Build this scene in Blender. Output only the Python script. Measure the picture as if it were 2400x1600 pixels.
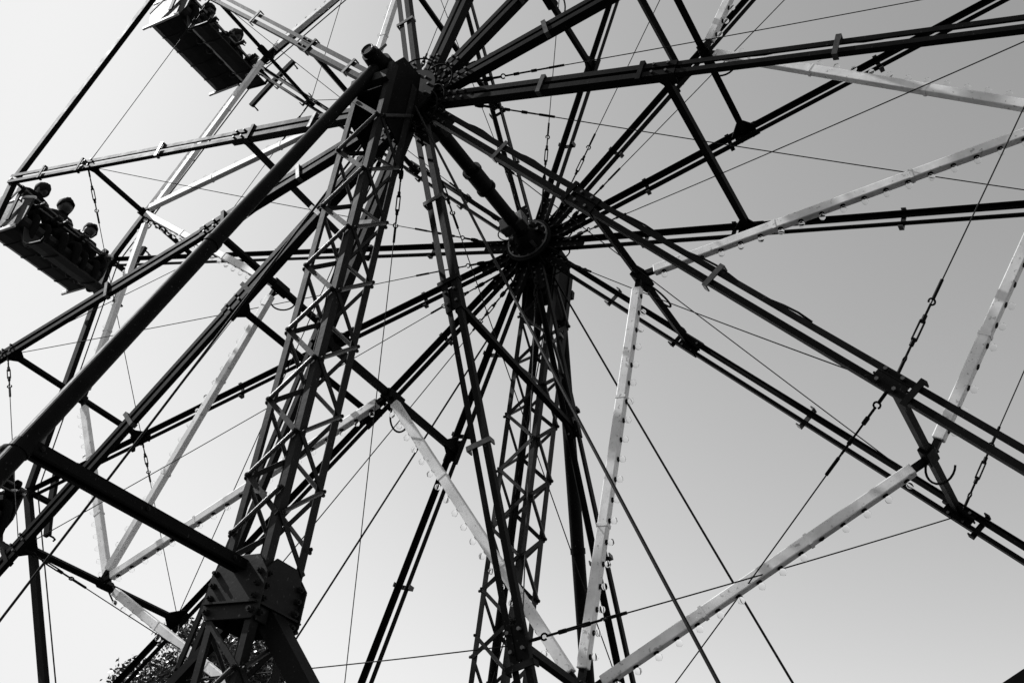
import bpy, bmesh, math, random
from mathutils import Vector, Matrix, Quaternion
for o in list(bpy.data.objects): bpy.data.objects.remove(o)
random.seed(7)
SC = bpy.context.scene; COL = SC.collection
V = Vector
# ---------------------------------------------------------------- camera
cd = bpy.data.cameras.new('camera'); cam = bpy.data.objects.new('camera', cd); COL.objects.link(cam)
cd.sensor_width = 36; cd.lens = 37.693; cd.clip_start = 0.05; cd.clip_end = 3000
MR = [(0.866137, 0.485068, 0.120483), (-0.172820, 0.516846, -0.838453), (-0.468977, 0.705393, 0.531489)]
m = Matrix((MR[0], tuple(-a for a in MR[1]), tuple(-a for a in MR[2]))).transposed().to_4x4()
m.translation = (4.894327, -6.387203, 1.530470)
cam.matrix_world = m
SC.camera = cam
# ---------------------------------------------------------------- light
SUN = V((-0.70, -0.17, 0.64)).normalized()
W = bpy.data.worlds.new('World'); SC.world = W; W.use_nodes = True
nt = W.node_tree; nt.nodes.clear()
sky = nt.nodes.new('ShaderNodeTexSky'); sky.sky_type = 'NISHITA'; sky.sun_disc = False
sky.sun_elevation = math.asin(SUN.z); sky.sun_rotation = math.atan2(SUN.x, SUN.y)
sky.air_density = 1.0; sky.dust_density = 1.0; sky.ozone_density = 1.0; sky.altitude = 0
sep = nt.nodes.new('ShaderNodeSeparateColor')           # monochrome picture taken through a red filter
shd = nt.nodes.new('ShaderNodeMath'); shd.operation = 'SMOOTH_MIN'; shd.inputs[1].default_value = 2.45; shd.inputs[2].default_value = 1.0   # film shoulder
bg = nt.nodes.new('ShaderNodeBackground'); bg.inputs['Strength'].default_value = 0.15
out = nt.nodes.new('ShaderNodeOutputWorld')
nt.links.new(sky.outputs[0], sep.inputs[0]); nt.links.new(sep.outputs[0], shd.inputs[0]); nt.links.new(shd.outputs[0], bg.inputs[0]); nt.links.new(bg.outputs[0], out.inputs[0])
sd = bpy.data.lights.new('sun', 'SUN'); sd.energy = 2.0; sd.angle = math.radians(0.5); sd.color = (1, 1, 1)
so = bpy.data.objects.new('sun', sd); COL.objects.link(so)
so.rotation_euler = SUN.to_track_quat('Z', 'Y').to_euler(); so.location = SUN * 60
SC.render.engine = 'CYCLES'
SC.view_settings.view_transform = 'Standard'; SC.view_settings.look = 'None'
SC.view_settings.exposure = 1.27; SC.view_settings.gamma = 1.0; SC.view_settings.use_curve_mapping = False

# ---------------------------------------------------------------- materials
def mat(name, col, rough=0.45, metal=0.0, var=0.35, scale=9.0, spec=0.5, trans=0.0, bump=0.0, spots=0.0, spotcol=0.25):
    M = bpy.data.materials.new(name); M.use_nodes = True
    n = M.node_tree.nodes; l = M.node_tree.links; b = n['Principled BSDF']
    b.inputs['Metallic'].default_value = metal
    b.inputs['Specular IOR Level'].default_value = spec
    b.inputs['Transmission Weight'].default_value = trans
    tc = n.new('ShaderNodeTexCoord'); no = n.new('ShaderNodeTexNoise')
    no.inputs['Scale'].default_value = scale; no.inputs['Detail'].default_value = 6; no.inputs['Roughness'].default_value = 0.65
    l.new(tc.outputs['Object'], no.inputs['Vector'])
    mr = n.new('ShaderNodeMapRange'); mr.inputs[1].default_value = .3; mr.inputs[2].default_value = .7
    mr.inputs[3].default_value = col * (1 - var); mr.inputs[4].default_value = col * (1 + var)
    l.new(no.outputs[0], mr.inputs[0])
    src = mr.outputs[0]
    if spots:
        n2 = n.new('ShaderNodeTexNoise'); n2.inputs['Scale'].default_value = scale * 7; n2.inputs['Detail'].default_value = 3
        l.new(tc.outputs['Object'], n2.inputs['Vector'])
        r2 = n.new('ShaderNodeMapRange'); r2.inputs[1].default_value = 1 - spots; r2.inputs[2].default_value = 1 - spots + .06
        l.new(n2.outputs[0], r2.inputs[0])
        mx = n.new('ShaderNodeMix'); mx.data_type = 'FLOAT'
        l.new(r2.outputs[0], mx.inputs[0]); l.new(src, mx.inputs[2]); mx.inputs[3].default_value = spotcol
        src = mx.outputs[0]
    l.new(src, b.inputs['Base Color'])
    rr = n.new('ShaderNodeMapRange'); rr.inputs[3].default_value = max(.05, rough - .12); rr.inputs[4].default_value = min(1, rough + .15)
    l.new(no.outputs[0], rr.inputs[0]); l.new(rr.outputs[0], b.inputs['Roughness'])
    if bump:
        bp = n.new('ShaderNodeBump'); bp.inputs['Strength'].default_value = bump; bp.inputs['Distance'].default_value = .004
        n3 = n.new('ShaderNodeTexNoise'); n3.inputs['Scale'].default_value = scale * 5; n3.inputs['Detail'].default_value = 4
        l.new(tc.outputs['Object'], n3.inputs['Vector']); l.new(n3.outputs[0], bp.inputs['Height']); l.new(bp.outputs[0], b.inputs['Normal'])
    return M
BLACK = mat('black_paint', .005, .5, 0, .4, 7, .04, spots=.33, spotcol=.04, bump=.25)
TOWER = mat('tower_paint', .014, .5, 0, .35, 6, .08, spots=.34, spotcol=.07, bump=.3)
GLOSSP = mat('glossy_tower_paint', .02, .3, 0, .4, 30, .45, spots=.36, spotcol=.1, bump=.4)
STEEL = mat('bare_steel', .06, .3, .6, .4, 20)
CABLE = mat('wire_rope', .012, .6, 0, .4, 60, .12, bump=.6)
WHITE = mat('white_paint', .7, .45, 0, .22, 4, .3, spots=.37, spotcol=.38)
RUBBER = mat('black_rubber', .008, .7, 0, .2, 10, .04)
BULB = mat('bulb_glass', .95, .08, 0, .03, 10, .6, trans=1.0); BULB.node_tree.nodes['Principled BSDF'].inputs['IOR'].default_value = 1.045
TUB = mat('tub_vinyl', .018, .42, 0, .45, 5, .12, bump=.4)
SEATC = mat('seat_cushion', .02, .5, 0, .3, 12, .15)
BARK = mat('bark', .08, .85, 0, .5, 8, .2, bump=.8)
LEAF = mat('leaf', .03, .3, 0, .5, 1.5, .6)
GRASS = mat('ground_turf', .045, .9, 0, .5, .6, .2, bump=.6)
SKIN = mat('skin', .022, .5, 0, .12, 6, .4)
HAIR = mat('hair', .008, .75, 0, .3, 60, .1)
CLOTH = [mat('cloth_dark', .01, .9, 0, .3, 14, .05), mat('cloth_mid', .025, .9, 0, .3, 14, .05), mat('cloth_black', .006, .9, 0, .3, 14, .05)]
TROUS = mat('trousers', .007, .9, 0, .3, 20, .05)

# ---------------------------------------------------------------- mesh helpers
class MB:
    def __init__(s): s.v = []; s.f = []
    def add(s, vs, fs):
        k = len(s.v); s.v += [tuple(a) for a in vs]; s.f += [tuple(i + k for i in f) for f in fs]; return s
    def box(s, p, q, wa, wb, ua=None):
        """bar from p to q, wa wide along ua, wb along the other side"""
        p, q = V(p), V(q); d = (q - p).normalized(); a = V(ua) if ua is not None else (V((0, 0, 1)) if abs(d.z) < .9 else V((1, 0, 0)))
        a = (a - d * a.dot(d)).normalized(); b = d.cross(a)
        vs = [c + a * (x * wa / 2) + b * (y * wb / 2) for c in (p, q) for x, y in ((-1, -1), (1, -1), (1, 1), (-1, 1))]
        return s.add(vs, [(0, 1, 2, 3)[::-1], (4, 5, 6, 7), (0, 1, 5, 4), (1, 2, 6, 5), (2, 3, 7, 6), (3, 0, 4, 7)])
    def tube(s, p, q, r, n=10, r2=None, cap=True):
        p, q = V(p), V(q); d = (q - p).normalized(); a = V((0, 0, 1)) if abs(d.z) < .9 else V((1, 0, 0))
        a = (a - d * a.dot(d)).normalized(); b = d.cross(a); r2 = r if r2 is None else r2
        vs = [c + (a * math.cos(t) + b * math.sin(t)) * rr for c, rr in ((p, r), (q, r2)) for t in [2 * math.pi * i / n for i in range(n)]]
        fs = [(i, (i + 1) % n, n + (i + 1) % n, n + i) for i in range(n)]
        if cap: fs += [tuple(range(n))[::-1], tuple(range(n, 2 * n))]
        return s.add(vs, fs)
    def path(s, pts, r, n=8, closed=False):
        pts = [V(x) for x in pts]; k = len(pts); rings = []
        up = V((.31, .17, .93))
        for i, c in enumerate(pts):
            t = (pts[(i + 1) % k] if (closed or i < k - 1) else c) - (pts[i - 1] if (closed or i > 0) else c)
            t.normalize(); a = (up - t * up.dot(t)).normalized(); b = t.cross(a)
            rad = r[i] if isinstance(r, (list, tuple)) else r
            rings.append([c + (a * math.cos(2 * math.pi * j / n) + b * math.sin(2 * math.pi * j / n)) * rad for j in range(n)])
        fs = []
        for i in range(k if closed else k - 1):
            i2 = (i + 1) % k
            fs += [(i * n + j, i * n + (j + 1) % n, i2 * n + (j + 1) % n, i2 * n + j) for j in range(n)]
        if not closed: fs += [tuple(range(n))[::-1], tuple(range((k - 1) * n, k * n))]
        return s.add([x for rg in rings for x in rg], fs)
    def angle(s, p, q, a, b, la, lb, t):
        """angle iron p->q, corner on the line, legs along a and b"""
        p, q = V(p), V(q); d = (q - p).normalized(); a = V(a); b = V(b)
        a = (a - d * a.dot(d)).normalized(); b = (b - d * b.dot(d)); b = (b - a * b.dot(a)).normalized()
        pr = [(0, 0), (la, 0), (la, t), (t, t), (t, lb), (0, lb)]
        vs = [c + a * x + b * y for c in (p, q) for x, y in pr]
        fs = [(i, (i + 1) % 6, 6 + (i + 1) % 6, 6 + i) for i in range(6)] + [(0, 1, 2, 3), (0, 3, 4, 5), (6, 7, 8, 9), (6, 9, 10, 11)]
        return s.add(vs, fs)
    def prism(s, poly, n, t):
        """flat plate: polygon of points, thickness t along n, centred"""
        n = V(n).normalized(); k = len(poly); poly = [V(x) for x in poly]
        vs = [x - n * t / 2 for x in poly] + [x + n * t / 2 for x in poly]
        return s.add(vs, [tuple(range(k))[::-1], tuple(range(k, 2 * k))] + [(i, (i + 1) % k, k + (i + 1) % k, k + i) for i in range(k)])
    def ball(s, c, r, n=8, sc=(1, 1, 1)):
        c = V(c); k = n // 2; vs = []
        for i in range(k + 1):
            a = math.pi * i / k
            for j in range(n):
                b = 2 * math.pi * j / n
                vs.append(c + V((math.sin(a) * math.cos(b) * sc[0], math.sin(a) * math.sin(b) * sc[1], math.cos(a) * sc[2])) * r)
        return s.add(vs, [(i * n + j, i * n + (j + 1) % n, (i + 1) * n + (j + 1) % n, (i + 1) * n + j) for i in range(k) for j in range(n)])
    def mesh(s, name, material, origin=(0, 0, 0), smooth=False):
        o = V(origin); me = bpy.data.meshes.new(name); me.from_pydata([tuple(V(v) - o) for v in s.v], [], s.f)
        me.materials.append(material); bm = bmesh.new(); bm.from_mesh(me)
        bmesh.ops.remove_doubles(bm, verts=bm.verts, dist=1e-5); bmesh.ops.recalc_face_normals(bm, faces=bm.faces)
        bm.to_mesh(me); bm.free()
        if smooth:
            for p in me.polygons: p.use_smooth = True
        return me
    def build(s, name, material, parent=None, bevel=0, smooth=False, kind=None):
        """link as one mesh object; vertices are world positions"""
        org = V((0, 0, 0))
        if parent is not None: org = parent.get('_org') and V(parent['_org']) or V((0, 0, 0))
        elif s.v: org = V(((min(v[0] for v in s.v) + max(v[0] for v in s.v)) / 2, (min(v[1] for v in s.v) + max(v[1] for v in s.v)) / 2, min(v[2] for v in s.v)))
        me = s.mesh(name, material, org, smooth); o = bpy.data.objects.new(name, me); COL.objects.link(o)
        o['_org'] = tuple(org)
        if parent is not None: o.parent = parent
        else: o.location = org
        if bevel:
            b = o.modifiers.new('bevel', 'BEVEL'); b.width = bevel; b.segments = 2; b.limit_method = 'ANGLE'
        if kind: o['kind'] = kind
        return o
def tag(o, label, cat, group=None):
    o['label'] = label; o['category'] = cat
    if group: o['group'] = group
    return o
def empty(name, loc, label, cat, group=None):
    o = bpy.data.objects.new(name, None); COL.objects.link(o); o.location = loc; o.empty_display_size = .2; o['_org'] = tuple(loc)
    return tag(o, label, cat, group)
def arc_pts(c, u, v, r, a0, a1, n=16):
    c, u, v = V(c), V(u), V(v)
    return [c + u * (r * math.cos(a0 + (a1 - a0) * i / (n - 1))) + v * (r * math.sin(a0 + (a1 - a0) * i / (n - 1))) for i in range(n)]

# ---------------------------------------------------------------- ground
g = MB(); N = 40
for i in range(N + 1):
    for j in range(N + 1):
        x = (i / N - .5); y = (j / N - .5); x = math.copysign(abs(2 * x) ** 2.2, x) * 1200; y = math.copysign(abs(2 * y) ** 2.2, y) * 1200
        rr = math.hypot(x, y); g.v.append((x, y, (.25 * math.sin(x * .05) + .2 * math.cos(y * .07)) * min(1, max(0, (rr - 15) / 30))))
for i in range(N):
    for j in range(N): k = i * (N + 1) + j; g.f.append((k, k + N + 1, k + N + 2, k + 1))
go = bpy.data.objects.new('ground', g.mesh('ground', GRASS, smooth=True)); COL.objects.link(go); go['kind'] = 'structure'

# ---------------------------------------------------------------- ferris wheel geometry
H = 8.35; S = 5.2; R1, R2, RIM = 2.4176, 5.2, 6.94
DTH = dict(N=[-.00591, -.00614, -.00441, -.00017, .00671, -.00234, -.00154, .00304, .00239, .003, -.00612, .00271],
           F=[.00456, .00135, .00284, -.00037, -.00718, .00415, -.00293, -.00519, -.0003, -.00059, .00879, .00366])
DZ = dict(N=[-.00887, -.00087, .00035, .00171, .00077, -.01643, .00055, .00705, .00709, .00681, -.00601, .00104],
          F=[.0013, .00097, -.00209, .00658, .00487, -.01376, .00479, -.00983, -.00273, .00266, .00529, -.00487])
def sp(side, i, r, t=0.0):
    """point on spoke i (1..12) at radius r, t metres along the tangent"""
    i = (i - 1) % 12 + 1; k = i - 1
    a = math.radians(30 * i + 138) + DTH[side][k]; q = r / S
    if side == 'N': y = -(.18698 + .02802 * (1 - q) + DZ['N'][k] * q) * S
    else: y = (.18698 + .02802 * (1 - q) - DZ['F'][k] * q) * S
    return V((r * math.cos(a) - t * math.sin(a), y, H + r * math.sin(a) + t * math.cos(a)))
def mid(i, r): return (sp('N', i, r) + sp('F', i, r)) / 2
YH = V((0, 1, 0))
wheel = empty('ferris_wheel', (0, 0, H), 'black steel wheel of double spokes, tie cables and white light bars on its axle', 'ferris wheel')

# axle
a = MB(); a.tube((0, -1.32, H), (0, 1.32, H), .067, 24)
axle = a.build('axle', BLACK, wheel, smooth=False)
c = MB(); c.tube((0, -.12, H), (0, .12, H), .088, 24); c.build('collar', BLACK, axle)
for yy in (-.15, .12):
    c = MB(); c.tube((0, yy, H), (0, yy + .03, H), .1, 24); c.build('collar_ring', BLACK, axle)
# hubs
for s in 'NF':
    sg = -1 if s == 'N' else 1
    hb = MB(); hb.tube((0, sg * 1.02, H), (0, sg * 1.22, H), .17, 32)
    hub = hb.build('hub', RUBBER, wheel)
    for yy, fr in ((1.0, .26), (1.215, .275)):
        f = MB(); f.tube((0, sg * yy, H), (0, sg * (yy + .022), H), fr, 40); f.build('flange', RUBBER, hub)
    for k in range(12):
        t = math.radians(30 * k + 138 + 15); e = V((math.cos(t), 0, math.sin(t))); c_ = V((0, sg * 1.1, H))
        f = MB(); f.prism([c_ + e * .16 + YH * .08, c_ + e * .16 - YH * .08, c_ + e * .3 - YH * .05, c_ + e * .36, c_ + e * .3 + YH * .05], e.cross(YH), .016); f.build('cable_lug', BLACK, hub)
    f = MB(); f.box((-.02, sg * .66, H + .01), (-.02, sg * .79, H + .01), .27, .15, V((1, 0, .3))); f.build('slip_ring_box', GLOSSP, hub, bevel=.01)
    f = MB(); f.path([V((.222 * math.cos(x), sg * .992, H + .222 * math.sin(x))) for x in [k * math.pi / 18 for k in range(36)]], .012, 8, closed=True); f.build('face_ring', STEEL, hub, smooth=True)
    for k, (a0, rr) in enumerate(((1.9, .1), (2.6, .075), (3.4, .09))):
        e = V((math.cos(a0), 0, math.sin(a0))); f = MB(); f.path(arc_pts(V((0, sg * .8, H)) + e * .14, e, YH, rr, -1.5, 1.6), .007, 6); f.build('wire_loop', GLOSSP, hub, smooth=True)
    for k in range(6):
        a0 = k * 1.047 + .2; e = V((math.cos(a0), 0, math.sin(a0))); f = MB(); f.box(V((0, sg * .9, H)) + e * .15, V((0, sg * .985, H)) + e * .17, .05, .035, e); f.build('hub_clamp', GLOSSP if k % 2 else BLACK, hub, bevel=.005)
    f = MB(); f.tube((0, sg * .86, H), (0, sg * 1.0, H), .095, 20, r2=.13); f.build('hub_collar', RUBBER, hub)
    b = MB()
    for k in range(12):
        t = 2 * math.pi * (k + .3) / 12
        for yy in ((.985, 1.0), (1.237, 1.252)):
            b.tube((.205 * math.cos(t), sg * yy[0], H + .205 * math.sin(t)), (.205 * math.cos(t), sg * yy[1], H + .205 * math.sin(t)), .014, 6)
    b.build('flange_bolts', STEEL, hub, kind='stuff')
    for k, (aa, rr) in enumerate(((.4, .24), (1.5, .3), (2.2, .24), (2.9, .2), (4.3, .26), (5.4, .3), (5.9, .2))):
        w = MB(); e = V((math.cos(aa), 0, math.sin(aa))); t = V((-math.sin(aa), sg * .35, math.cos(aa))).normalized()
        w.path(arc_pts(V((0, sg * 1.2, H)) + e * .3, e, t, rr * .55, -1.7, 1.9), .008, 6); w.build('wire_loop', RUBBER, hub, smooth=True)

# spokes: pairs of angle irons, hub plate, clips
for s in 'NF':
    sg = -1 if s == 'N' else 1
    for i in range(1, 13):
        rad = (sp(s, i, 5) - sp(s, i, 1)).normalized(); tan = (sp(s, i, 3, .1) - sp(s, i, 3)).normalized()
        pl = MB(); c0, c1 = sp(s, i, .2) + YH * sg * .012, sp(s, i, .62) + YH * sg * .012
        pl.box(c0, c1, .115, .012, tan)
        spk = pl.build('spoke', BLACK, wheel)
        for e in (-1, 1):
            ab = MB(); p = sp(s, i, .24, e * .064) + YH * sg * .024; q = sp(s, i, R1 + .13, e * .068) + YH * sg * .024
            ab.angle(p, q, -tan * e, -YH * sg, .05 if s == 'N' else .04, .088 if s == 'N' else .06, .007); ab.build('angle_bar', BLACK, spk)
            ab = MB(); p = sp(s, i, R1 - .1, e * .06) + YH * sg * .016; q = sp(s, i, RIM + .04, e * .066) + YH * sg * .016
            ab.angle(p, q, -tan * e, -YH * sg, .042, .052, .006); ab.build('angle_bar', BLACK, spk)
        for r in (1.33, 3.78, R1 - .17, R2 + .16, 6.2):
            cl = MB(); w = .175 + .01 * r / 7
            cl.box(sp(s, i, r - .02, 0) + YH * sg * .031, sp(s, i, r + .02, 0) + YH * sg * .031, w, .012, tan)
            for e in (-1, 1):
                cl.box(sp(s, i, r - .02, e * w / 2) + YH * sg * .005, sp(s, i, r + .02, e * w / 2) + YH * sg * .005, .01, .064, tan)
            cl.build('separator', STEEL if r in (1.33, 3.78) else BLACK, spk)
        bo = MB()
        for r in (.3, .38, .46, .54, R1 - .06, R1 + .06, R2 - .06, R2 + .06):
            for e in (-1, 1):
                bo.tube(sp(s, i, r, e * .04) + YH * sg * .02, sp(s, i, r, e * .04) + YH * sg * .044, .013, 6)
                bo.tube(sp(s, i, r, e * .04) + YH * sg * -.0, sp(s, i, r, e * .04) + YH * sg * -.02, .011, 6)
        bo.build('spoke_bolts', STEEL, spk, kind='stuff')
        for r in (R1, R2):
            gu = MB(); gu.box(sp(s, i, r - .11) + YH * sg * .002, sp(s, i, r + .11) + YH * sg * .002, .13, .01, tan); gu.build('gusset', BLACK, spk)
        if s == 'N' and i in (7, 8, 9, 10, 6):
            wr = MB(); rr0 = [.7 + .12 * k for k in range(44)]
            wr.path([sp(s, i, r, .075 + .012 * math.sin(r * 9 + i)) + YH * sg * (-.03 + .012 * math.cos(r * 7)) for r in rr0 if r < 4.6], .008, 5)
            wr.build('wiring', RUBBER, spk, smooth=True)
# axial spreaders between the two spoke rings
for i in range(1, 13):
    for r, w in ((R1, .062), (R2, .055)):
        p, q = sp('N', i, r) + YH * .01, sp('F', i, r) - YH * .01
        rad = (sp('N', i, r + .5) - sp('N', i, r)).normalized()
        b = MB(); b.box(p, q, w, w * .8, rad); spd = b.build('spreader', BLACK, wheel)
        for e, n_ in ((p, 1), (q, -1)):
            k = MB(); d = (q - p).normalized() * n_
            k.prism([e + rad * .13, e + rad * .13 + d * .03, e + rad * .035 + d * .16, e - rad * .035 + d * .16, e - rad * .13 + d * .03, e - rad * .13], rad.cross(d), .012)
            k.build('end_gusset', BLACK, spd)
# rim bars
for s in 'NF':
    sg = -1 if s == 'N' else 1
    for i in range(1, 13):
        b = MB(); p, q = sp(s, i, RIM) - YH * sg * .04, sp(s, i + 1, RIM) - YH * sg * .04
        d = (q - p).normalized(); rad = ((p + q) / 2 - V((0, (p.y + q.y) / 2, H))).normalized()
        b.box(p + d * .05, q - d * .05, .085, .07, rad); b.build('rim_bar', BLACK, wheel)
# drive shoes and drive cable beyond the far rim
for i in range(1, 13):
    c = sp('F', i, RIM - .02); rad = (sp('F', i, 6) - sp('F', i, 5)).normalized(); tan = (sp('F', i, 6, .1) - sp('F', i, 6)).normalized()
    b = MB(); y3 = YH * .3
    pts = [c + y3 + tan * t - rad * (t * t * .08) for t in [-.47 + .94 * k / 8 for k in range(9)]]
    for p, q in zip(pts, pts[1:]): b.box(p, q, .085, .05, rad)
    sh = b.build('drive_shoe', RUBBER, wheel)
    b = MB(); b.box(c - YH * .05, c + y3, .06, .05, tan); b.build('shoe_bracket', BLACK, sh)
    for e in (-1, 1):
        b = MB(); p = c + y3 + tan * (.44 * e)
        b.path([p + YH * .02, p + YH * .1, p + YH * .15 + rad * .02, p + YH * .16 + rad * .06], .012, 6); b.build('cable_hook', BLACK, sh, smooth=True)
dc = MB(); dc.path([sp('F', i, RIM - .1, t) + YH * .02 for i in range(1, 13) for t in (-.02, .02)], .009, 6, closed=True)
dc.build('drive_cable', CABLE, wheel, smooth=True)

# cables with turnbuckles
def turnbuckle(p, d, parent, L=.31):
    d = V(d).normalized(); p = V(p); a = d.orthogonal().normalized(); b = d.cross(a); m_ = MB()
    for e in (-1, 1):
        m_.path([p + d * .07, p + d * .09 + a * .014 * e, p + d * (L - .09) + a * .014 * e, p + d * (L - .07)], .0065, 6)
    m_.tube(p + d * .05, p + d * .1, .014, 8).tube(p + d * (L - .1), p + d * (L - .05), .014, 8)
    m_.tube(p - d * .03, p + d * .06, .008, 6).tube(p + d * (L - .06), p + d * (L + .03), .008, 6)
    m_.path(arc_pts(p - d * .045, d, b, .02, 0, 5.4, 12), .0065, 6)
    m_.path(arc_pts(p + d * (L + .045), -d, a, .02, 0, 5.4, 12), .0065, 6)
    m_.tube(p + d * (L + .06), p + d * (L + .2), .011, 8)
    return m_.build('turnbuckle', BLACK, parent, smooth=False)
def chain(p, q, parent):
    p, q = V(p), V(q); d = (q - p); L = d.length; d.normalize(); a = d.orthogonal().normalized(); b = d.cross(a); m_ = MB(); n = max(2, int(L / .062)); st = L / n
    for k in range(n):
        c = p + d * (k + .5) * st; u = a if k % 2 else b
        pts = [c + d * (x * st * .62) + u * (y * .016) for x, y in ((-1, 0), (-.75, .8), (0, 1), (.75, .8), (1, 0), (.75, -.8), (0, -1), (-.75, -.8))]
        m_.path(pts, .0065, 5, closed=True)
    return m_.build('chain', BLACK, parent, smooth=True)
def cable(name, p, q, tb, r=.0046):
    p, q = V(p), V(q); d = (q - p); L = d.length; d.normalize(); sag = .012 * L
    m_ = MB(); st = tb + .34
    pts = [p + d * (st + (L - st) * k / 12) - V((0, 0, 1)) * sag * 4 * (k / 12) * (1 - k / 12) * .25 for k in range(13)]
    m_.path(pts, r, 6); o = m_.build(name, CABLE, wheel, smooth=True)
    turnbuckle(p + d * tb, d, o)
    k = MB(); k.tube(p - d * .03, p + d * (tb - .06), .011, 8); k.build('link_rod', BLACK, o)
    if tb > .2: chain(p + d * (tb - .22), p + d * (tb - .07), o)
    return o
for i in range(1, 13):
    rad = (sp('N', i, 5) - sp('N', i, 1)).normalized()
    cable('brace_cable', sp('N', i, .42) + YH * .06, sp('F', i, R2) - YH * .05, .34 + .05 * (i % 3))
    cable('brace_cable', sp('F', i, .42) - YH * .06, sp('N', i, R2) + YH * .05, .34 + .05 * ((i + 1) % 3))
    if i % 2 == 0:
        for s in 'NF':
            j = (i, i + 1) if i != 6 else (i, i + 1)
            cable('tie_cable', sp(s, j[0], R2, .06), sp(s, j[1], R2, -.06), .14)
    else:
        cable('tie_cable', sp('N', i, R2, .06) + YH * .04, sp('F', i + 1, R2, -.06) - YH * .04, .14)
        cable('tie_cable', sp('N', i + 1, R2, -.06) + YH * .04, sp('F', i, R2, .06) - YH * .04, .14)

# white light bars with sockets and bulbs
def light_bar(p, q, yoff, w=.079):
    p, q = V(p) + YH * yoff, V(q) + YH * yoff; d = (q - p).normalized(); p = p + d * .13; q = q - d * .13; L = (q - p).length
    c = (p + q) / 2 - V((0, 0, H)); c.y = 0; nrm = YH.cross(d)
    if nrm.dot(c) < 0: nrm = -nrm
    nrm.normalize()
    b = MB(); b.box(p, q, w, w * .8, nrm)
    o = b.build('light_bar', WHITE, wheel, bevel=.008)
    for e, x in ((p, -1), (q, 1)):
        k = MB(); k.box(e + d * (x * .002), e + d * (x * .1), w * .55, w * .5, nrm); k.build('end_fitting', BLACK, o)
    so_, bu = MB(), MB(); n = max(4, int(L / .155)); ym = -YH
    for k in range(n):
        c = p + d * (L * (k + .5) / n) + nrm * (w / 2)
        so_.tube(c - nrm * .004 , c + nrm * .005, .02, 10)
        if random.random() > .09: bu.ball(c + nrm * .038, .026, 8, (1, 1, 1))
    so_.build('socket_row', RUBBER, o, kind='stuff'); bu.build('bulb_row', BULB, o, smooth=True, kind='stuff')
    for f_ in (.33, .67):
        sm = MB(); x = p + d * (L * f_); sm.box(x - d * .012, x + d * .012, w + .006, w * .8 + .006, nrm)
        sm.build('joint_sleeve', WHITE, o)
    return o
for i in range(1, 13): light_bar(mid(i, R2), mid(i + 1, R2), .05)
for i in range(2, 13, 2):
    light_bar(mid(i, R1), mid(i - 1, R2), -.05); light_bar(mid(i, R1), mid(i + 1, R2), -.05)
    c = mid(i, R1); rad = (sp('N', i, 5) - sp('N', i, 1)).normalized()
    w = MB(); w.path(arc_pts(c + YH * .17 + rad * .1, rad, YH, .13, -2.6, 2.7, 22), .009, 6); w.build('wire_loop', RUBBER, wheel, smooth=True)
    j = MB(); j.box(c - YH * .11, c + YH * .11, .09, .1, rad); j.build('junction_box', BLACK, wheel, bevel=.006)
for i in range(1, 13):
    c = mid(i, R2); rad = (sp('N', i, 5) - sp('N', i, 1)).normalized(); tan = YH.cross(rad)
    w = MB(); w.path(arc_pts(c + YH * .12 + rad * .06, tan, YH * .8 + rad * .5, .11, -2.2, 2.4, 18), .008, 6); w.build('wire_loop', RUBBER, wheel, smooth=True)
    j = MB(); j.box(c - YH * .09, c + YH * .09, .075, .085, rad); j.build('junction_box', BLACK, wheel, bevel=.006)

# ---------------------------------------------------------------- support towers
PITCH = .5875; TW = .182
bar_round = MB(); bar_round.tube((0, 0, -.2), (0, 0, .2), .0165, 8)
for e in (-1, 1): bar_round.box((0, 0, .2 * e), (0, 0, .236 * e), .034, .012, (1, 0, 0))
BAR_R = bar_round.mesh('lattice_bar', GLOSSP)
bar_flat = MB(); bar_flat.box((0, 0, -.238), (0, 0, .238), .038, .009, (1, 0, 0)); BAR_F = bar_flat.mesh('lattice_bar', TOWER)
bolt = MB(); bolt.tube((0, 0, 0), (0, 0, .012), .0145, 8).tube((0, 0, .012), (0, 0, .018), .008, 8); BOLT = bolt.mesh('lattice_bolt', TOWER)
def place(me, name, parent, pos, zdir, xdir):
    z = V(zdir).normalized(); x = V(xdir); x = (x - z * x.dot(z)).normalized(); y = z.cross(x)
    o = bpy.data.objects.new(name, me); COL.objects.link(o); o.parent = parent
    mm = Matrix((x, y, z)).transposed().to_4x4(); mm.translation = V(pos) - V(parent['_org']); o.matrix_local = mm
    return o
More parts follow.
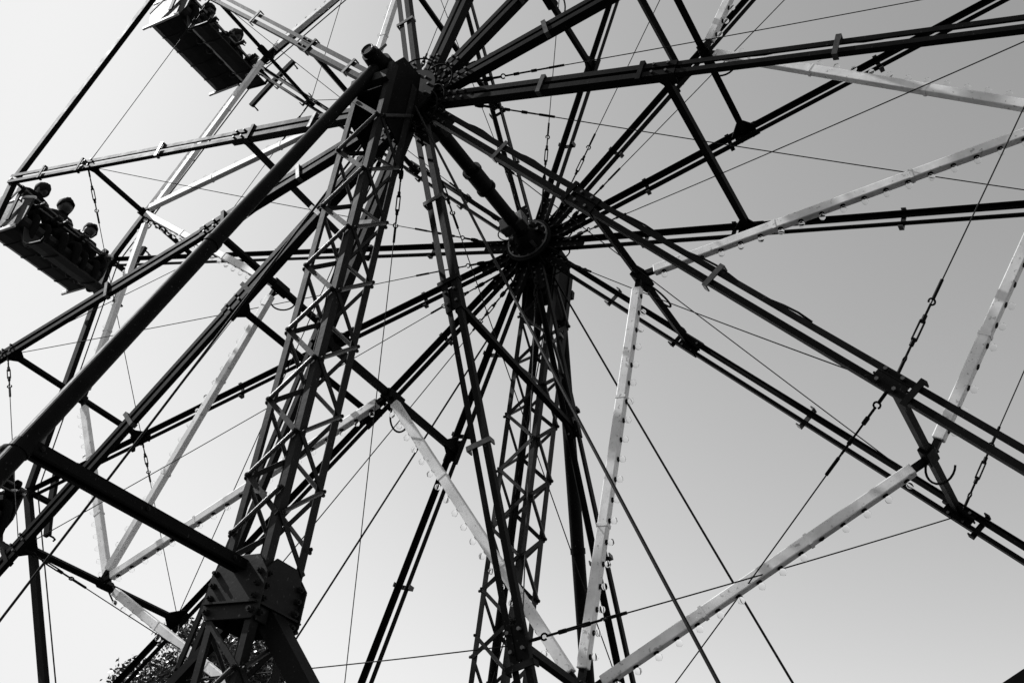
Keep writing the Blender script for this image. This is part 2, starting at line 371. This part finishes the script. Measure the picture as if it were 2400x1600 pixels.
def tower(sg, xc, label):
    yc = sg * 1.488
    t = empty('support_tower', (xc, yc, 0), label, 'tower')
    P = lambda x, y, z: V((xc + x, yc + y * sg, z))       # y>0 points away from the wheel
    D = lambda x, y, z: V((x, y * sg, z))
    for x in (-1, 1):
        for y in (-1, 1):
            l = MB(); l.angle(P(x * TW, y * TW, .02), P(x * TW, y * TW, 8.27), D(-x, 0, 0), D(0, -y, 0), .05, .07, .007); l.build('leg', TOWER, t)
            b = MB(); b.prism([P(x * TW + a_ * .12, y * TW + b_ * .12, .012) for a_, b_ in ((-1, -1), (1, -1), (1, 1), (-1, 1))], (0, 0, 1), .024); b.build('base_plate', TOWER, t)
    faces = [((-1, 1), (1, 1), (0, 1), 0), ((1, 1), (1, -1), (1, 0), 1), ((1, -1), (-1, -1), (0, -1), 0), ((-1, -1), (-1, 1), (-1, 0), 1)]
    for (a0, b0, n0, ph) in faces:
        nr = D(n0[0], n0[1], 0)
        for k in range(14):
            z0 = 7.9275 - k * PITCH; zoff = 0
            if ph: z0 -= PITCH / 2
            if z0 < .8: break
            if z0 < 3.9: z0 += .17
            A = P(a0[0] * TW, a0[1] * TW, z0); Bu = P(b0[0] * TW, b0[1] * TW, z0 + PITCH / 2); Bd = P(b0[0] * TW, b0[1] * TW, z0 - PITCH / 2)
            inw = (P(0, 0, 0) - P(a0[0], a0[1], 0)); 
            ins = lambda v, o_: v + (V((xc, yc, v.z)) + nr * TW - v) * .1 + nr * o_
            for (Q, me, off) in ((Bu, BAR_R, .019), (Bd, BAR_F, .006)):
                if z0 > 7.85 and Q is Bu: continue
                if 3.37 < (A.z + Q.z) / 2 < 3.86: continue      # inside the splice box
                p_, q_ = ins(A, off), ins(Q, off)
                place(me, 'lattice_bar', t, (p_ + q_) / 2, q_ - p_, D(-n0[1], n0[0], 0).cross(V((0, 0, 1))) if me is BAR_R else nr.cross(q_ - p_))
            if not 3.37 < A.z < 3.86: place(BOLT, 'lattice_bolt', t, ins(A, .024), nr, (0, 0, 1))
            if Bu.z < 7.9 and not 3.37 < Bu.z < 3.86: place(BOLT, 'lattice_bolt', t, ins(Bu, .024), nr, (0, 0, 1))
    # splice box
    zt, zb = 3.82, 3.40
    o_ = TW + .012
    for nx, ny in ((0, 1), (1, 0), (0, -1), (-1, 0)):
        n = D(nx, ny, 0); u = D(-ny, nx, 0) if True else None; c0 = V((xc, yc, 0)) + n * o_
        e = .235 if ny else .2
        poly = [c0 + u * -e + V((0, 0, zt - .12)), c0 + u * -(e - .1) + V((0, 0, zt)), c0 + u * (e - .1) + V((0, 0, zt)), c0 + u * e + V((0, 0, zt - .12)), c0 + u * e + V((0, 0, zb + .06)), c0 + u * (e - .04) + V((0, 0, zb)), c0 + u * -(e - .04) + V((0, 0, zb)), c0 + u * -e + V((0, 0, zb + .06))]
        b = MB(); b.prism(poly, n, .014); pl = b.build('splice_plate', TOWER, t, bevel=.003)
        b = MB(); b.box(c0 + n * .022 + u * -(e - .02) + V((0, 0, zb + .1)), c0 + n * .022 + u * (e - .02) + V((0, 0, zb + .1)), .012, .03, V((0, 0, 1))); b.build('plate_lip', TOWER, pl)
        for uu in (-e + .05, e - .05):
            for zz in (zt - .12, zt - .2, zb + .14, zb + .05):
                place(BOLT, 'splice_bolt', t, c0 + n * .007 + u * uu + V((0, 0, zz)), n, (0, 0, 1)).scale = (1.4, 1.4, 2.4)
    # sloping side brace and its strut
    y0, z0 = .22, 8.2; y1, z1 = 2.0 + (.0 - z0 + 8.2), 3.5
    top = P(0, .2, 8.22); d = V((0, sg * 1.0, -2.62)).normalized(); foot = top + d * ((top.z - .03) / -d.z)
    b = MB(); b.tube(top, foot, .049 if sg < 0 else .066, 28, r2=.062 if sg < 0 else .074); br = b.build('side_brace', BLACK, t)
    for zz in (5.6, 3.72):
        c = top + d * ((top.z - zz) / -d.z); k = MB(); k.tube(c - d * .03, c + d * .03, (.049 + .0016 * (8.2 - zz) if sg < 0 else .071) + .006, 28); k.build('clamp_band', BLACK, br)
    k = MB(); ea = br; w_ = [top + d * x + V((-.054 - .0015 * x, 0, .028)) for x in (.3, 1.4, 2.6, 3.8, 5.0)]; k.path(w_, .009, 6); k.build('conduit', RUBBER, br, smooth=True)
    k = MB(); k.prism([foot + V((x * .25, y * .25, 0)) for x, y in ((-1, -1), (1, -1), (1, 1), (-1, 1))], (0, 0, 1), .04); k.build('foot_plate', TOWER, br)
    c = top + d * ((top.z - 3.72) / -d.z)
    for x, zc in ((.045, 3.75), (-.05, 3.738)):
        b = MB(); p = V((xc + x, c.y + sg * .02, zc)); q = V((xc + x, yc + sg * (TW + .02), zc))
        b.box(p, q, .064, .008, V((0, 0, 1)))
        for zz in (-.028, .028): b.box(p + V((.019 * (-1 if x > 0 else 1), 0, zz)), q + V((.019 * (-1 if x > 0 else 1), 0, zz)), .008, .03, V((0, 0, 1)))
        st = b.build('strut', BLACK, t)
        for f_ in (.06, .5, .93):
            pp = p.lerp(q, f_); place(BOLT, 'strut_bolt', t, pp + V((.006 * (1 if x > 0 else -1), 0, 0)), (1 if x > 0 else -1, 0, 0), (0, 0, 1))
    # in-plane legs below the splice
    for e, w in ((1, .13), (-1, .06)):
        b = MB(); p = P(e * .16, 0, 3.46); q = P(e * 3.4, 0, .05); b.box(p, q, w, w, V((0, 1, 0))); b.build('raking_leg', BLACK, t)
    # bearing head
    for x in (-1, 1):
        b = MB(); X = x * (TW - .02)
        b.prism([P(X, TW - .012, 7.7), P(X, TW - .012, 8.25), P(X, .06, 8.44), P(X, -.2, 8.46), P(X, -.23, 8.2), P(X, -.22, 7.86), P(X, -TW + .012, 7.55)], (1, 0, 0), .016); b.build('head_plate', BLACK, t, bevel=.003)
    b = MB(); b.box(P(0, TW - .02, 8.02), P(0, -.21, 8.06), .31, .012, V((1, 0, 0))); b.build('head_shelf', TOWER, t)
    b = MB(); b.box(P(-.19, TW + .03, 8.07), P(.19, TW + .03, 8.07), .09, .05, V((0, 0, 1))); b.build('cross_member', TOWER, t)
    b = MB(); b.tube(P(0, -.2, H), P(0, .16, H), .1, 24); bb = b.build('bearing', BLACK, t)
    b = MB(); b.tube(P(0, .16, H - .03), P(0, .3, H - .03), .092, 24, r2=.08); b.tube(P(0, .3, H - .03), P(0, .34, H - .03), .062, 24, r2=.058); cp = b.build('grease_cap', BLACK, bb)
    b = MB(); b.path([P(.058 * math.cos(x), .342, H - .03 + .058 * math.sin(x)) for x in [k * math.pi / 10 for k in range(20)]], .006, 6, closed=True); b.build('cap_ring', STEEL, bb, smooth=True)
    b = MB(); b.tube(P(.03, .24, H + .03), P(.08, .22, H + .12), .014, 8); b.build('grease_nipple', STEEL, bb)
    # slack wire up the tower
    b = MB(); b.path([P(-.02 + .05 * math.sin(k * .9), -.02 + .03 * math.cos(k * 1.3), 7.8 - .35 * k) for k in range(22)], .006, 5); b.build('power_wire', RUBBER, t, smooth=True)
    return t
tower(-1, -.029, 'black lattice tower with bolted splice box and capped axle end')
tower(1, .016, 'black lattice tower seen through the wheel, without a splice box showing')
# guy wires in the plane of each tower
for sg, nm in ((-1, 'tower with splice box'), (1, 'tower behind the wheel')):
    for e in (1, -1):
        w = MB(); p = V((e * .17, sg * 1.3, 8.06)); q = V((e * 4.82, sg * 1.5, 0)); k = 14
        w.path([p.lerp(q, x / k) - V((0, 0, .05 * math.sin(math.pi * x / k))) for x in range(k + 1)], .0105 if sg < 0 else .0095, 8)
        o = w.build('guy_wire', CABLE, smooth=True)
        tag(o, 'taut steel guy wire from %s, sloping %s the occupied seats' % (nm, 'away from' if e > 0 else 'down towards'), 'guy wire', 'guy wires staying the towers')
        b = MB(); b.tube(q + V((0, 0, -.1)), q + V((e * .02, 0, .12)), .02, 8); b.build('stake', STEEL, o)

# ---------------------------------------------------------------- people (seated)
def make_body(seed, sh=1.0):
    rnd = random.Random(seed); me = bpy.data.meshes.new('person'); vs = []; es = []; rs = []
    def a(p, r, par=None):
        vs.append(p); rs.append(r if isinstance(r, tuple) else (r, r))
        if par is not None: es.append((par, len(vs) - 1))
        return len(vs) - 1
    lean = (.02, -.03, .09, .0)[seed % 4]; ht = (.06, -.09, .03, -.03)[seed % 4]; armz = (.0, .06, -.03, .12)[seed % 4]; arms = (1, 1, -1, 1)[seed % 4]
    pel = a((0, 0, .1), (.15, .125)); wst = a((lean * .3, 0, .26), (.135, .105), pel); chs = a((lean * .7, 0, .44), (.18, .13), wst)
    up = a((lean, 0, .575), (.15, .1), chs); nk = a((lean + .01, 0, .64), .08, up); nk2 = a((lean + .02, ht * .2, .675), .068, nk)
    hd = a((lean + .045, ht * .5, .72), (.075, .088), nk2); hd2 = a((lean + .045, ht * .7, .79), (.076, .092), hd); hd3 = a((lean + .03, ht * .8, .845), (.055, .06), hd2)
    a((lean + .135, ht * .5, .735), .014, hd)       # nose
    for e in (-1, 1):
        a((lean + .03, ht * .5 + e * .085, .745), .016, hd)
    for e in (-1, 1):
        sh_ = a((lean, e * .18, .59), .082, up); up_ = armz if e == arms else 0; el = a((lean + .14, e * (.21 + up_ * .5), .29 + up_), .052, sh_); wr = a((lean + .36, e * .16, .27), .034, el)
        pm = a((lean + .43, e * .15, .285), (.034, .02), wr)
        for k in range(4):
            y = e * (.12 + .02 * k); f1 = a((lean + .475, y, .3), .0095, pm); f2 = a((lean + .5, y, .28 + .003 * k), .009, f1); a((lean + .485, y, .257), .008, f2)
        t1 = a((lean + .44, e * .11, .275), .0105, pm); a((lean + .47, e * .095, .255), .009, t1)
        hp = a((.06, e * .09, .09), .1, pel); kn = a((.46, e * .11, .13), .066, hp); sh2 = a((.5, e * .11, -.08), .052, kn); an = a((.5, e * .11, -.31), .04, sh2)
        he = a((.5, e * .11, -.36), .042, an); a((.66, e * .12, -.375), (.042, .03), he)
    me.from_pydata(vs, es, []); ob = bpy.data.objects.new('tmp_body', me); COL.objects.link(ob)
    sk = ob.modifiers.new('skin', 'SKIN'); sk.use_smooth_shade = True
    if not me.skin_vertices: me.skin_vertices.new()
    for k, r in enumerate(rs): me.skin_vertices[0].data[k].radius = r
    me.skin_vertices[0].data[0].use_root = True
    ss = ob.modifiers.new('sub', 'SUBSURF'); ss.levels = 1; ss.render_levels = 1
    bpy.context.view_layer.update(); dg = bpy.context.evaluated_depsgraph_get()
    nm = bpy.data.meshes.new_from_object(ob.evaluated_get(dg)); nm.name = 'person'
    bpy.data.objects.remove(ob)
    nm.materials.clear()
    for mm in (CLOTH[seed % 3], SKIN, TROUS, RUBBER): nm.materials.append(mm)
    for p in nm.polygons:
        c = p.center
        p.material_index = 1 if (c.z > .665 or (c.x > lean + .33 and c.z > .23 and c.z < .34)) else (3 if c.z < -.33 else (2 if c.z < .14 and not (c.x < -.05 and c.z > .12) else 0))
        p.use_smooth = True
    # hair
    h = MB(); n = 20; R = 12; c = V((lean + .03, ht * .7, .775)); vv = []; long_ = (seed % 2 == 0)
    for i in range(R + 1):
        t = math.pi * (.6 + .12 * (seed % 3)) * i / R
        for j in range(n):
            b = 2 * math.pi * j / n; front = max(0, math.cos(b)); tt = t * (1 - .3 * front ** 1.5) * (1.25 if long_ and front < .1 else 1)
            r_ = V((.118, .104, .118)) * (1 + .07 * math.sin(3 * b + seed * 2) * math.sin(2.3 * t + seed) + .035 * math.sin(9 * b + 5 * t))
            vv.append(c + V((math.sin(tt) * math.cos(b) * r_.x, math.sin(tt) * math.sin(b) * r_.y, math.cos(tt) * r_.z)))
    h.add(vv, [(i * n + j, i * n + (j + 1) % n, (i + 1) * n + (j + 1) % n, (i + 1) * n + j) for i in range(R) for j in range(n)])
    if seed % 4 == 2: h.ball(c + V((-.1, 0, .06)), .045, 10)
    if seed % 4 == 0: h.path([c + V((-.09, .01, -.01)), c + V((-.13, .02, -.08)), c + V((-.12, .03, -.17))], [.04, .034, .015], 8)
    hm = h.mesh('hair', HAIR, smooth=True)
    return nm, hm
BODIES = [make_body(k) for k in range(4)]

# ---------------------------------------------------------------- tub seats
def seat(i, label, people):
    c = mid(i, RIM); P = lambda x, y, z: c + V((x, y, z))
    t = empty('tub_seat', tuple(c), label, 'ride seat', 'occupied tub seats hung between the rims')
    hw = .64
    # axle through both rims
    b = MB(); b.tube(sp('N', i, RIM) - YH * .02, sp('F', i, RIM) + YH * .02, .02, 12); b.build('pivot_rod', STEEL, t)
    # shell: back, pan, front drop
    prof = [(-.5, .06), (-.49, -.1), (-.46, -.32), (-.43, -.5), (-.39, -.585), (-.3, -.62), (-.1, -.63), (.1, -.615), (.2, -.585), (.245, -.52), (.25, -.46)]
    inn = [(x + (.035 if k < 5 else 0) - (.03 if k > 8 else 0), z + (.03 if 3 < k < 9 else 0)) for k, (x, z) in enumerate(prof)]
    s_ = MB(); n = len(prof); ys = [-hw, -hw * .5, 0, hw * .5, hw]
    vs = [P(x, y, z) for y in ys for x, z in prof] + [P(x, y, z) for y in ys for x, z in inn]; off = n * len(ys); fs = []
    for a_ in range(len(ys) - 1):
        for k in range(n - 1):
            fs += [(a_ * n + k, a_ * n + k + 1, (a_ + 1) * n + k + 1, (a_ + 1) * n + k), (off + a_ * n + k, off + (a_ + 1) * n + k, off + (a_ + 1) * n + k + 1, off + a_ * n + k + 1)]
        for k in (0, n - 1): fs.append((a_ * n + k, (a_ + 1) * n + k, off + (a_ + 1) * n + k, off + a_ * n + k))
    for a_ in (0, len(ys) - 1):
        for k in range(n - 1): fs.append((a_ * n + k, a_ * n + k + 1, off + a_ * n + k + 1, off + a_ * n + k))
    s_.add(vs, fs); tub = s_.build('tub', TUB, t, smooth=False)
    for y in (-.42, -.14, .14, .42):
        b = MB(); b.path([P(x, y, z - .006) if k > 3 else P(x - .006, y, z) for k, (x, z) in enumerate(prof)], .009, 5); b.build('rib', TUB, tub, smooth=True)
    b = MB(); b.box(P(-.1, -hw + .04, -.52), P(-.1, hw - .04, -.52), .56, .1, V((1, 0, 0))); b.build('seat_cushion', SEATC, t, bevel=.03)
    b = MB(); b.box(P(-.415, -hw + .04, -.18), P(-.415, hw - .04, -.18), .4, .07, V((.15, 0, 1))); b.build('back_cushion', SEATC, t, bevel=.03)
    for e in (-1, 1):
        y = e * (hw + .016)
        b = MB(); b.prism([P(-.52, y, .08), P(-.48, y, -.42), P(-.4, y, -.62), (P(.2, y, -.6)), P(.27, y, -.5), P(.3, y, -.2), P(.1, y, -.13), P(-.2, y, -.11), P(-.38, y, .0), P(-.44, y, .09)], (0, 1, 0), .026); ep = b.build('end_panel', TUB, t, bevel=.006)
        b = MB(); b.path([P(-.52, y, -.1), P(-.3, y, -.1), P(.1, y, -.115), P(.3, y, -.18)], .024, 8); b.build('arm_rail', WHITE, ep, smooth=True)
        b = MB(); b.box(P(-.52, y + e * .012, -.6), P(.16, y + e * .012, -.6), .05, .03, V((0, 0, 1))); b.build('sill_trim', WHITE, ep, bevel=.006)
        # hanger
        b = MB(); b.box(P(0, e * (hw + .07), .05), P(0, e * (hw + .07), -.5), .06, .02, V((1, 0, 0))); hg = b.build('hanger', BLACK, t)
        b = MB(); b.box(P(0, e * (hw + .085), .02), P(-.42, e * (hw + .085), -.4), .04, .014, V((0, 1, 0)).cross(V((-.42, 0, -.42)))); b.build('hanger_stay', BLACK, hg)
        b = MB(); b.tube(P(0, e * (hw + .05), 0), P(0, e * (hw + .1), 0), .06, 16); b.build('pivot_boss', BLACK, hg)
        # foot rest arms
        b = MB(); b.path([P(.16, e * (hw - .06), -.6), P(.36, e * (hw - .06), -.86), P(.42, e * (hw - .06), -.93), P(.74, e * (hw - .06), -.96), P(.78, e * (hw - .06), -.9)], .018, 8); b.build('foot_rest_arm', BLACK, t, smooth=True)
    fp = [(.25, -.6), (.3, -.72), (.37, -.85), (.46, -.915), (.6, -.935), (.75, -.945)]; b = MB(); nn = len(fp); yy_ = hw - .04
    b.add([P(x, e * yy_, z + o_) for o_ in (0, -.018) for e in (-1, 1) for x, z in fp], [f_ for k in range(nn - 1) for f_ in ((k, k + 1, nn + k + 1, nn + k), (2 * nn + k, 3 * nn + k, 3 * nn + k + 1, 2 * nn + k + 1), (k, k + 1, 2 * nn + k + 1, 2 * nn + k), (nn + k, nn + k + 1, 3 * nn + k + 1, 3 * nn + k))] + [(0, nn, 3 * nn, 2 * nn), (nn - 1, 2 * nn - 1, 4 * nn - 1, 3 * nn - 1)])
    fb = b.build('foot_board', TUB, t)
    for y in (-.3, .3):
        b = MB(); b.path([P(x, y, z - .024) for x, z in fp], .01, 5); b.build('rib', TUB, fb, smooth=True)
    b = MB(); b.path([P(.0, -hw - .03, -.14), P(.12, -hw + .02, -.16), P(.13, -hw + .1, -.16), P(.13, hw - .1, -.16), P(.12, hw - .02, -.16), P(.0, hw + .03, -.14)], .017, 10); b.build('lap_bar', STEEL, t, smooth=True)
    for (y, k, lb, rz, sc) in people:
        bm_, hm_ = BODIES[k]
        o = bpy.data.objects.new('person', bm_); COL.objects.link(o); o.location = P(-.23, y, -.47); o.rotation_euler = (0, 0, rz); o.scale = (sc, sc * .94, sc)
        tag(o, lb, 'person', 'riders in the tub seats'); h = bpy.data.objects.new('hair', hm_); COL.objects.link(h); h.parent = o
    return t
U = 'the tub seat highest on the wheel'; M_ = 'the tub seat below the highest one'; L_ = 'the lowest tub seat, behind the sloping brace'
seat(12, 'dark tub seat with white rails, the highest of the occupied seats', [(-.43, 0, 'dark-clothed rider at the outer-rail end of ' + U, .05, 1.0), (.02, 1, 'rider seated in the middle of ' + U, -.06, 1.03), (.44, 2, 'rider beside the light bar in ' + U, .04, .96)])
seat(1, 'dark tub seat hanging below the highest one, three heads above its edge', [(-.43, 2, 'rider by the white arm rail in ' + M_, .1, .97), (.05, 3, 'tall rider with bare head in the middle of ' + M_, .0, 1.08), (.46, 0, 'rider next to the light bar in ' + M_, -.05, .97)])
seat(2, 'dark tub seat partly hidden behind the sloping brace tube', [(-.4, 1, 'rider at the outer end of ' + L_, 0, 1.0), (.05, 0, 'rider in the middle of ' + L_, .05, 1.0), (.47, 2, 'rider by the inner rail of ' + L_, -.04, 1.03)])

# ---------------------------------------------------------------- tree
def tree(base, h, label, seed):
    rnd = random.Random(seed); B = V(base); t = empty('leafy_tree', base, label, 'tree')
    tr = MB(); pts = [B + V((.15 * math.sin(k * .8), .12 * math.cos(k * .6) - .12, h * .62 * k / 8)) for k in range(9)]
    tr.path(pts, [.24 * (1 - .085 * k) for k in range(9)], 12); trunk = tr.build('trunk', BARK, t, smooth=True)
    clumps = []; lm = MB()
    for k in range(20):
        az = k * 2.4 + rnd.uniform(-.4, .4); st = pts[3 + k % 6]; el = rnd.uniform(.15, 1.15); L = rnd.uniform(.9, 1.9) * (1.15 - .35 * (el > .8))
        d = V((math.cos(az) * math.cos(el), math.sin(az) * math.cos(el), math.sin(el)))
        p1 = st + d * L * .5 + V((0, 0, .1)); p2 = st + d * L + V((0, 0, .25))
        lm.path([st, p1, p2], [.07, .045, .018], 7); clumps.append((p2, rnd.uniform(.45, .8))); clumps.append((p1 + V((rnd.uniform(-.5, .5), rnd.uniform(-.5, .5), .2)), rnd.uniform(.3, .6)))
    lm.build('limbs', BARK, trunk, smooth=True)
    top = B + V((0, 0, h - .45)); clumps += [(top + V((.9 * math.cos(k * 1.1), .9 * math.sin(k * 1.1), -.1 - .16 * (k % 4))) * 1.0, .6) for k in range(6)] + [(B + V((1.45 * math.cos(k * .9), 1.45 * math.sin(k * .9), h - 1.1 - .35 * (k % 3))), .75) for k in range(7)]
    cr = MB(); tw = MB()
    for c, R in clumps:
        for q in range(int(1700 * R)):
            d = V((rnd.gauss(0, 1), rnd.gauss(0, 1), rnd.gauss(0, 1))).normalized(); r = R * rnd.random() ** .45 * (1.15 if rnd.random() < .15 else 1)
            p = c + V((d.x * 1.15, d.y * 1.15, d.z * .85)) * r
            ax = V((rnd.gauss(0, 1), rnd.gauss(0, 1), rnd.gauss(-.4, .7))).normalized(); sd_ = ax.orthogonal().normalized(); sd_ = (Quaternion(ax, rnd.uniform(0, 6.28)) @ sd_); nn = ax.cross(sd_)
            l = rnd.uniform(.08, .14); w = l * .5
            cr.add([p, p + ax * l * .5 + sd_ * w * .5 + nn * .008, p + ax * l, p + ax * l * .5 - sd_ * w * .5 + nn * .008], [(0, 1, 2, 3)])
    me = bpy.data.meshes.new('crown'); me.from_pydata([tuple(V(v) - B) for v in cr.v], [], cr.f); me.materials.append(LEAF)
    o = bpy.data.objects.new('crown', me); COL.objects.link(o); o.parent = t
    return t
tree((-12.45, 10.35, 0), 8.0, 'leafy tree standing behind the bolted splice box of the lattice tower', 3)
for o in bpy.data.objects:
    if '_org' in o: del o['_org']
